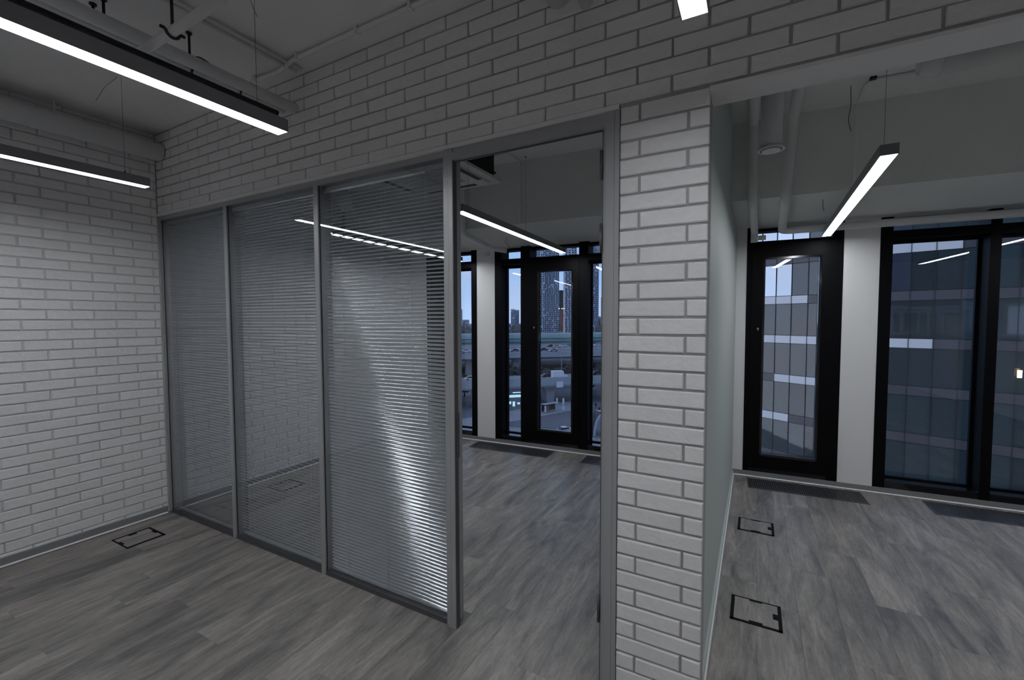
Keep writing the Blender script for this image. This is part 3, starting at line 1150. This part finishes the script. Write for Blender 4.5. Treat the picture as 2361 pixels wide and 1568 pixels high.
wa = set([(0, 5), (0, 4), (0, 3), (1, 5), (1, 4), (1, 3), (1, 2), (2, 4), (2, 3), (2, 2), (3, 5), (3, 4), (-1, 6), (0, 6), (1, 6), (3, 6)])
wb_ = set([(-1, 0), (-1, 1), (-1, 2), (-1, 3), (1, 0), (1, 1), (1, 2)])
facade('office_block_facet', J, FA, -1, 10, 'left facet of the glass office block opposite, with bands of white panels', wa,
       {(-1, 5), (-1, 4), (-1, 6), (-2, 5), (-2, 4), (-2, 6), (-2, 3)})
facade('office_block_facet', J, FBD, 1, 12, 'right facet of the glass office block opposite, mostly grey panels', wb_, {(-1, 1), (-2, 1), (-2, 0)})
wlp = MB().box(-.10, .10, -.05, .05, -.25, .25).build('warm_window_lamp', 'warm_lamp', loc=at_d(2350, 29.2, -1.95) + Vector((0, -.35, 0)))
tag(wlp, 'small warm light glowing on the opposite facade at the right edge', 'light')

# ------------------------------------------------------------------ outside: flyovers, tunnel, street
RO = CAM + (Vector((math.sin(YAW), math.cos(YAW), 0)) + Vector((math.cos(YAW), -math.sin(YAW), 0)) * .098) * 150
RO.z = 0
RA = R(28.76 + 15)
E1 = Vector((math.cos(RA), math.sin(RA), 0))
E2 = Vector((-math.sin(RA), math.cos(RA), 0))


def RPt(s_, t_, z_):
    return RO + E1 * s_ + E2 * t_ + Vector((0, 0, z_))


def s_at(px, t_):
    d = FWD + _r * ((px - 1180.5) / FPX)
    d.z = 0
    c_ = CAM - RO
    # (c + k d).E2 = t
    k = (t_ - c_.dot(E2)) / d.dot(E2)
    return (c_ + d * k).dot(E1)


ref = (RO.x, RO.y, 0)
g = empty('flyover', ref, RA, 'lower flyover with pale concrete parapet carrying a white van', 'flyover')
MB().box(-160, 160, 0, 15, -19.9, -18.9).box(-160, 160, 2, 13, -21.0, -19.9).build('deck', 'concrete_dark', g)
MB().box(-160, 160, -.35, .05, -20.6, -17.9).build('parapet', 'concrete', g)
MB().box(-160, 160, -.45, .1, -21.2, -20.6).build('edge_beam', 'concrete_dark', g)
for px in (1266, 1100, 1440, 900):
    sx = s_at(px, 5)
    MB().prism([(sx - 1.3, GZ), (sx + 1.3, GZ), (sx + 1.6, -23.5), (sx + 2.6, -21.0), (sx - 2.6, -21.0), (sx - 1.6, -23.5)], 3.5, 8, 'y').build('pier', 'concrete', g)
MB().box(s_at(1284, -.6) - .1, s_at(1298, -.6) + .1, -.75, -.5, -21.4, -19.4).build('sign_board', 'sign_white', g, label='blank white board fixed to the parapet')
g = empty('flyover', ref, RA, 'higher flyover full of cars in front of the green tunnel', 'flyover')
MB().box(-220, 220, 60, 132, -15.2, -14.2).build('deck', 'concrete_dark', g)
MB().box(-220, 220, 59.6, 60, -15.6, -13.9).build('parapet', 'concrete', g)
MB().box(-220, 220, 59.3, 60, -16.4, -15.6).build('edge_beam', 'concrete', g)
MB().box(-220, 220, 62, 64, -17.5, -15.2).build('girder', 'concrete_dark', g)
c = MB()
for k in range(0, 3):
    c.box(-220, 220, 60 + 24 * k, 60.1 + 24 * k, -13.5 + .0, -13.35).box(-220, 220, 60 + 24 * k, 60.1 + 24 * k, -13.1, -12.95)
for k in range(-70, 71):
    c.box(k * 3, k * 3 + .15, 59.9, 60.1, -13.9, -12.95)
c.build('railing', 'rail_grey', g, kind='stuff')
for px in (1080, 1188, 1340, 1440, 980):
    sx = s_at(px, 70)
    MB().prism([(sx - 1.5, GZ), (sx + 1.5, GZ), (sx + 1.5, -18), (sx + 3, -15.2), (sx - 3, -15.2), (sx - 1.5, -18)], 68, 72, 'y').build('pier', 'concrete', g)
g = empty('tunnel_gallery', ref, RA, 'long green half-round noise gallery behind the cars', 'tunnel')
pts = [(136 + 9 - 9 * math.cos(math.pi * k / 14), -16.5 + (3.6 if 0 < k < 14 else 0) + 5.6 * math.sin(math.pi * k / 14)) for k in range(15)]
MB().prism(pts, -260, 260, 'x').build('vault', 'tube_green', g)
MB().box(-260, 260, 135.8, 136.4, -13.4, -12.9).box(-260, 260, 136.2, 136.8, -11.0, -10.7).build('rib_band', 'tube_dark', g)


def vehicle(kind, paint):
    g_ = empty('van' if kind == 'van' else 'car')
    if kind == 'van':
        ln, ht = 5.6, 2.75
        MB().prism([(-2.8, .35), (2.7, .35), (2.8, .9), (2.55, 1.25), (1.85, 1.45), (1.35, 2.45), (1.0, 2.75), (-2.6, 2.75), (-2.8, 2.55)], -1, 1, 'y').build('body', paint, g_)
        MB().prism([(1.45, 1.5), (1.85, 1.5), (1.40, 2.35), (1.2, 2.35)], -1.02, 1.02, 'y').build('side_window', 'car_glass', g_)
        wx = (-1.8, 1.8)
    else:
        MB().prism([(-2.15, .3), (2.15, .3), (2.2, .65), (2.05, .85), (1.1, .95), (-1.9, .98), (-2.2, .9)], -.88, .88, 'y').build('body', paint, g_)
        MB().prism([(-1.85, .95), (1.15, .93), (.45, 1.42), (-1.1, 1.46)], -.78, .78, 'y').build('glasshouse', 'car_glass', g_)
        MB().prism([(-1.05, 1.44), (.40, 1.41), (.35, 1.47), (-1.0, 1.50)], -.74, .74, 'y').build('roof', paint, g_)
        wx = (-1.35, 1.35)
    for x_ in wx:
        for y_ in (-.84, .84):
            MB().tube([(x_, y_ - .1, .33), (x_, y_ + .1, .33)], .33, 12).build('wheel', 'tyre', g_)
    ex = 2.82 if kind == 'van' else 2.21
    for y_ in (-.68, .68):
        MB().box(-ex - .02, -ex + .08, y_ - .14, y_ + .14, .62, .80).build('tail_light', 'tail_light', g_)
        MB().box(ex - .12, ex, y_ - .14, y_ + .14, .58, .74).build('head_light', 'head_light', g_)
    return g_


protos = {}


def place_vehicle(kind, paint, loc, rot, label, group):
    key = (kind, paint)
    if key not in protos:
        g_ = vehicle(kind, paint)
        protos[key] = g_
    else:
        src = protos[key]
        g_ = src.copy()
        col.objects.link(g_)
        for ch in src.children:
            c_ = ch.copy()
            col.objects.link(c_)
            c_.parent = g_
    g_.location = loc
    g_.rotation_euler = (0, 0, rot)
    tag(g_, label, 'van' if kind == 'van' else 'car', group)
    return g_


UP, LOW = 'cars on the higher flyover', 'vehicles on the lower flyover'
ups = [(1062, 66, 'car_silver', 0, 'silver car at the left end of the traffic on the higher flyover'),
       (1075, 73, 'car_white', 0, 'second white car in the leftmost window on the higher flyover'),
       (1186, 70, 'car_dark', 180, 'dark car with lit headlights left of the wide mullion'),
       (1199, 80, 'car_white', 180, 'white car half hidden by the wide mullion'),
       (1254, 72, 'car_dark', 0, 'dark car with a red tail light on the higher flyover'),
       (1276, 65, 'car_silver', 180, 'silver car nearest the parapet of the higher flyover'),
       (1270, 100, 'car_dark', 0, 'dark car behind the silver one on the higher flyover'),
       (1284, 96, 'car_cream', 0, 'cream yellow car in the middle of the higher flyover'),
       (1297, 100, 'car_white', 180, 'white car right of the cream yellow one'),
       (1309, 104, 'car_silver', 180, 'silver car last in the row at the right of the sash glass'),
       (1359, 92, 'car_dark', 180, 'dark car at the left of the right pane on the higher flyover'),
       (1369, 114, 'car_silver', 0, 'silver car in the right pane beside the lamp post'),
       (1378, 100, 'car_white', 0, 'white car right of the lamp post in the right pane'),
       (1389, 116, 'car_silver', 180, 'silver car next to the door jamb on the higher flyover')]
for px, t_, pt_, fl_, lb in ups:
    place_vehicle('car', pt_, RPt(s_at(px, t_), t_, -14.2), RA + R(fl_), lb, UP)
place_vehicle('van', 'car_white', RPt(s_at(1290, 3.5), 3.5, -18.9), RA, 'white high-roofed van on the lower flyover', LOW)
place_vehicle('car', 'car_dark', RPt(s_at(1263, 7), 7, -18.9), RA, 'dark car following the white van', LOW)
place_vehicle('car', 'car_dark', RPt(s_at(1351, 7), 7, -18.9), RA, 'dark car with red tail light in the right pane on the lower flyover', LOW)
place_vehicle('car', 'car_dark', RPt(s_at(1378, 9), 9, -18.9), RA, 'dark car nearest the door jamb on the lower flyover', LOW)
place_vehicle('car', 'car_cream', RPt(s_at(1086, 7), 7, -18.9), RA, 'cream yellow car by the white pier on the lower flyover', LOW)
ST = 'cars parked or waiting in the street below'
for px, py, pt_, ro, lb in [(1303, 997, 'car_white', 10, 'white car at the bottom edge of the sash glass'), (1357, 990, 'car_white', 60, 'white car lowest in the right pane'),
                            (1352, 978, 'car_cream', 60, 'cream car beside the curved canopy'), (1381, 958, 'car_white', 60, 'white car behind the curved canopy'),
                            (1354, 955, 'car_silver', 60, 'silver car near the blue road sign')]:
    place_vehicle('car', pt_, at_z(px, py, GZ), RA + R(ro), lb, ST)


def lamp_post(loc, h, arm, rot, label):
    g_ = empty('street_lamp', loc, rot, label, 'street lamp', 'street lamps seen through the windows')
    MB().tube([(0, 0, 0), (0, 0, h)], [.16, .09], 8).build('pole', 'rail_grey', g_)
    MB().tube(path([(0, 0, h), (0, 0, h + .8), (-arm, 0, h + 1.1)], .6), .07, 8).build('arm', 'rail_grey', g_)
    MB().box(-arm - 1.0, -arm, -.2, .2, h + 1.0, h + 1.15).build('lamp_head', 'sign_white', g_)
    return g_


lamp_post(RPt(s_at(1295, 14.2), 14.2, -18.9), 8.6, 1.6, RA, 'street lamp on the lower flyover in the middle of the sash glass')
lamp_post(RPt(s_at(1365, 128), 128, -14.2), 22, 1.5, RA, 'tall street lamp beside the green gallery in the right pane')
lamp_post(at_z(1361, 950, GZ), 6.0, .8, RA, 'low street lamp with curved head above the crossing')

# street level
gp_ = empty('pavement_island', (0, 0, 0), 0, 'paler pavement with a kerb in front of the bus shelter', 'pavement')
A_, B_ = at_z(1180, 972, GZ), at_z(1330, 944, GZ)
dd = (B_ - A_).normalized()
nn = Vector((-dd.y, dd.x, 0))
m_ = MB()
q = [A_ - dd * 30, B_ + dd * 8, B_ + dd * 8 + nn * 11, A_ - dd * 30 + nn * 11]
m_.prism([(v.x, v.y) for v in q], GZ, GZ + .16, 'z').build('slab', 'pavement', gp_)
q = [A_ - dd * 30 - nn * .3, B_ + dd * 8 - nn * .3, B_ + dd * 8, A_ - dd * 30]
MB().prism([(v.x, v.y) for v in q], GZ, GZ + .20, 'z').build('kerb', 'concrete', gp_)
dang = math.atan2(dd.y, dd.x)

b0 = at_z(1268, 950, GZ)
g = empty('bus_shelter', (b0.x, b0.y, GZ + .165), dang, 'low glass bus shelter below the flyover', 'bus shelter')
MB().box(-3.1, 3.1, -1.0, .9, 2.5, 2.62).build('roof', 'concrete', g)
MB().box(-2.9, 2.9, .7, .75, .2, 2.4).build('back_pane', 'car_glass', g)
for x_ in (-2.9, 0, 2.9):
    MB().box(x_ - .05, x_ + .05, .65, .78, 0, 2.5).build('post', 'rail_grey', g)
MB().box(-2.95, -2.3, -.8, -.7, .3, 2.2).build('poster_case', 'sign_white', g)
MB().box(-1.9, -1.1, -.8, -.7, .4, 2.1).build('poster_case', 'brick_red', g)
MB().box(-1.0, 2.0, .2, .55, .45, .5).build('bench', 'bark', g)
for px, py, hh, lb in [(1284, 934, 2.2, 'white pylon behind the bus shelter'), (1299, 949, 4.0, 'white pylon in two sections right of the bus shelter')]:
    v = at_z(px, py, GZ)
    g = empty('info_pylon', (v.x, v.y, GZ + .165), dang, lb, 'pylon', 'white pylons by the bus shelter')
    MB().box(-.28, .28, -.15, .15, .25, hh).build('board', 'sign_white', g)
    MB().box(-.3, .3, -.18, .18, 0, .25).box(-.29, .29, -.16, .16, hh * .48, hh * .54).build('plinth', 'rail_grey', g)

v = at_z(1190, 938, GZ)
g = empty('kiosk', (v.x, v.y, GZ), RA, 'brightly lit bluish kiosk under the flyover', 'kiosk')
MB().box(-3.0, 3.0, 0, 3, 0, 4.0).build('body', 'concrete_dark', g)
MB().box(-3.1, 3.1, -.3, -.1, 3.2, 4.0).box(-1.2, 3.1, -.3, -.1, 4.6, 4.9).build('light_band', 'kiosk_light', g)
for x_, w_, z0_, z1_ in [(-2.6, .9, 1.0, 1.9), (-1.2, .8, .2, 1.8), (.4, .9, .8, 1.4), (1.7, .8, .3, 1.2)]:
    MB().box(x_, x_ + w_, -.12, -.02, z0_, z1_).build('shop_window', 'kiosk_light', g)

v = at_z(1388, 935, GZ)
g = empty('traffic_light', (v.x, v.y, GZ), RA, 'traffic light showing red beside a small green arrow', 'traffic light')
MB().tube([(0, 0, 0), (0, 0, 4.6)], .07, 8).build('pole', 'rail_grey', g)
MB().box(-.2, .2, -.2, .1, 2.5, 3.6).build('signal_box', 'tyre', g)
MB().tube([(0, -.22, 3.35), (0, -.30, 3.35)], .30, 12).build('red_lens', 'signal_red', g)
MB().box(.22, .55, -.24, -.18, 2.35, 2.9).build('green_arrow', 'signal_green', g)
MB().box(-.45, .45, -.12, -.06, 3.9, 5.0).build('sign_plate', 'sign_green_edge', g)
MB().box(-.34, .34, -.15, -.12, 4.0, 4.9).build('sign_face', 'sign_white', g)
v = at_z(1358, 1000, GZ)
g = empty('road_sign', (v.x, v.y, GZ), RA, 'small square blue road sign with pale border', 'road sign')
MB().tube([(0, 0, 0), (0, 0, 3.4)], .05, 8).build('pole', 'rail_grey', g)
MB().box(-.50, .50, -.10, -.05, 2.3, 3.5).build('plate', 'sign_green_edge', g)
MB().box(-.38, .38, -.13, -.10, 2.42, 3.38).build('face', 'sign_blue', g)
v = at_z(1357, 962, GZ)
g = empty('road_sign', (v.x, v.y, GZ), RA, 'small white square sign on the post above the blue one', 'road sign')
MB().tube([(0, 0, 0), (0, 0, 4.6)], .05, 8).build('pole', 'rail_grey', g)
MB().box(-.45, .45, -.10, -.05, 3.6, 4.8).build('plate', 'sign_white', g)


def person(px, py, label):
    v_ = at_z(px, py, GZ)
    me_ = bpy.data.meshes.new('person')
    vs = [(0, 0, .95), (0, 0, 1.25), (0, 0, 1.48), (0, 0, 1.72), (.10, 0, .88), (.14, .12, .48), (.14, .0, .06), (-.10, 0, .88), (-.16, -.10, .48), (-.14, -.26, .08),
          (.20, 0, 1.42), (.28, .04, 1.12), (.26, -.06, .86), (-.20, 0, 1.42), (-.28, .0, 1.12), (-.26, .08, .86)]
    es = [(0, 1), (1, 2), (2, 3), (0, 4), (4, 5), (5, 6), (0, 7), (7, 8), (8, 9), (2, 10), (10, 11), (11, 12), (2, 13), (13, 14), (14, 15)]
    me_.from_pydata(vs, es, [])
    o_ = bpy.data.objects.new('person', me_)
    col.objects.link(o_)
    sk = o_.modifiers.new('skin', 'SKIN')
    rad = [.19, .19, .17, .11, .12, .09, .06, .12, .09, .06, .08, .06, .05, .08, .06, .05]
    for i, r_ in enumerate(rad):
        me_.skin_vertices[0].data[i].radius = (r_, r_ * .8)
    me_.skin_vertices[0].data[0].use_root = True
    o_.modifiers.new('sub', 'SUBSURF').render_levels = 1
    me_.materials.append(MATS['coat_dark'])
    o_.location = v_
    o_.rotation_euler = (0, 0, RA)
    tag(o_, label, 'person')


person(1374, 941, 'person in dark clothes walking on the crossing, the farther one')
person(1382, 951, 'person in dark clothes walking, nearer to the curved canopy')

v = at_z(1390, 1003, GZ)
g = empty('curved_canopy', (v.x, v.y, GZ), RA, 'dark curved canopy with pale end beside the jamb', 'canopy')
arc = [(2.6 * -math.cos(a_), 5.4 * math.sin(a_)) for a_ in [math.pi * k / 16 for k in range(17)]]
arc2 = [(2.1 * -math.cos(a_), 4.9 * math.sin(a_)) for a_ in [math.pi * k / 16 for k in range(17)]]
m_ = bmesh.new()
for y0_, y1_, nm, mt in ((0, 3.5, 'shell', 'tower_dark'), (-.25, 0, 'end_rim', 'tower_pale')):
    m_ = MB()
    for k in range(16):
        m_.prism([arc[k], arc[k + 1], arc2[k + 1], arc2[k]], y0_, y1_, 'y')
    m_.build(nm, mt, g)

# trees between the flyovers, and beyond the gallery
def tree(loc, h, w_, label, group):
    g_ = empty('bare_tree', loc, 0, label, 'tree', group)
    MB().tube([(0, 0, 0), (0, 0, h * .5)], [.25, .15], 7).build('trunk', 'bark', g_)
    b = bmesh.new()
    bmesh.ops.create_icosphere(b, subdivisions=3, radius=1)
    rr = random.Random(int(loc[0] * 7))
    for v_ in b.verts:
        n_ = .75 + .5 * rr.random()
        v_.co = Vector((v_.co.x * w_ * n_, v_.co.y * w_ * n_, v_.co.z * h * .38 * n_ + h * .62))
    me_ = bpy.data.meshes.new('crown')
    b.to_mesh(me_)
    b.free()
    me_.materials.append(MATS['foliage_far' if h > 15 else 'foliage_dark'])
    link('crown', me_, g_)


names_x = ['left end, behind the white pier side', 'left of the sash', 'left part of the sash glass', 'centre of the sash glass', 'right part of the sash glass', 'behind the mullion right of the sash', 'right pane', 'right end by the jamb']
for i, px in enumerate((1070, 1188, 1235, 1262, 1292, 1322, 1362, 1388)):
    t_ = 22 + (i % 3) * 13
    tree(tuple(RPt(s_at(px, t_), t_, GZ)), 8.2 + (i % 2), 3.6, 'dark bare tree between the flyovers, ' + names_x[i], 'dark trees between the flyovers')
for i, px in enumerate((1064, 1080, 1184, 1196, 1384)):
    d_ = 400 + 28 * i
    tree(tuple(at_d(px, d_, GZ)), 22 + i % 2, 5.5, 'grey-brown tree top beyond the green gallery, ' + ['leftmost', 'left pane right side', 'narrow pane left side', 'narrow pane right side', 'right pane'][i], 'trees beyond the gallery')


def tower(px0, px1, depth, z1, label, cols, rows, wall='tower_slab', rot=0, win='tower_window', fillx=.62, fillz=.72, thick=20, name='tower_block'):
    c_ = at_d((px0 + px1) / 2, depth, GZ)
    w_ = (px1 - px0) * depth / FPX / 2
    g_ = empty(name, c_, -YAW * -1 + 0 if False else R(28.76) + R(rot), label, 'tower', 'buildings on the skyline')
    H = z1 - GZ
    MB().box(-w_, w_, 0, thick, 0, H).build('body', wall, g_)
    m2 = MB()
    rr = random.Random(int(px0))
    for r2 in range(rows):
        for c2 in range(cols):
            if rr.random() < .07:
                continue
            cw, ch_ = 2 * w_ / cols, (H - 13) / rows
            x_ = -w_ + (c2 + .5) * cw + rr.choice((-.12, 0, .12)) * cw
            z_ = 11 + (r2 + .5) * ch_
            m2.box(x_ - cw * fillx / 2, x_ + cw * fillx / 2, -.25, .1, z_ - ch_ * fillz / 2, z_ + ch_ * fillz / 2)
    m2.build('window_grid', win, g_, kind='stuff')
    return g_


def zt(py, depth):
    return CAM.z + (735 - py) * depth / FPX


tower(1231, 1256, 540, zt(556, 540), 'left part of the big gridded tower behind the sash glass', 5, 42, fillx=.55)
tower(1256, 1289, 560, zt(573, 560), 'right part of the big gridded tower, with irregular dark windows', 8, 42, fillx=.62)
tower(1302.5, 1330, 600, zt(530, 600), 'tall pale tower with white frame lines right of the centre', 4, 50, wall='tower_light', fillx=.5, fillz=.62)
tower(1289, 1303, 700, zt(668, 700), 'low dark tower between the two tall ones', 3, 10, wall='tower_dark', fillx=.4)
tower(1350, 1371, 560, zt(553, 560), 'left taller half of the dark gridded tower in the right pane', 6, 44, fillx=.62)
tower(1371, 1380, 566, zt(566, 566), 'right stepped half of the tower in the right pane', 3, 42, fillx=.6)
tower(1391, 1402, 700, zt(683, 700), 'brownish tower at the door jamb', 3, 12, wall='tower_pale', fillx=.4)
tower(1380, 1392, 760, zt(735, 760), 'low brown block left of the brownish tower', 4, 4, wall='brick_red', name='low_block')
tower(1380, 1388, 900, zt(728, 900), 'small distant block on the skyline in the right pane', 3, 3, wall='tower_pale', name='low_block')
tower(1050, 1063, 640, zt(711, 640), 'striped tower at the left edge of the leftmost window', 3, 14, wall='tower_light', fillx=.7, fillz=.5)
tower(1063, 1080, 800, zt(735, 800), 'pale block in the leftmost window', 5, 6, wall='tower_pale', name='low_block')
tower(1079, 1090, 900, zt(744, 900), 'far low block at the right of the leftmost window', 3, 3, wall='tower_slab', name='low_block')
tower(1178, 1188, 700, zt(711, 700), 'grey half of the slender tower in the narrow pane', 3, 12, wall='tower_slab', fillx=.5)
tower(1188, 1197, 720, zt(713, 720), 'pale half of the slender tower in the narrow pane', 3, 12, wall='tower_pale', fillx=.4)
tower(1150, 1240, 1000, zt(744, 1000), 'long low row of far blocks behind the wide mullion', 16, 3, wall='tower_slab', name='low_block')
tower(1040, 1110, 1100, zt(747, 1100), 'long low row of far blocks at the left', 14, 3, wall='tower_slab', name='low_block')
tower(1340, 1420, 1100, zt(745, 1100), 'long low row of far blocks at the right', 14, 3, wall='tower_slab', name='low_block')
v = at_d(1294, 500, GZ)
g = empty('construction_mast', v, R(28.76), 'red construction mast with white top lights before the pale tower', 'crane')
MB().box(-1.2, 1.2, -1.5, 1.5, 15, zt(712, 500) - GZ).build('mast', 'crane_red', g)
MB().prism([(-3.2, 0), (-2.2, 0), (-.4, 17), (-1.2, 17)], -1, 1, 'y').prism([(3.2, 0), (2.2, 0), (.4, 17), (1.2, 17)], -1, 1, 'y').build('leg_frame', 'sign_white', g)
MB().box(-3.2, 3.2, -1.8, -1.4, zt(727, 500) - GZ, zt(725, 500) - GZ).build('platform', 'crane_red', g)
for x_ in (-2.6, .6, 2.9):
    MB().box(x_ - .5, x_ + .5, -2, -1.6, zt(711, 500) - GZ, zt(709.3, 500) - GZ).build('work_light', 'head_light', g)
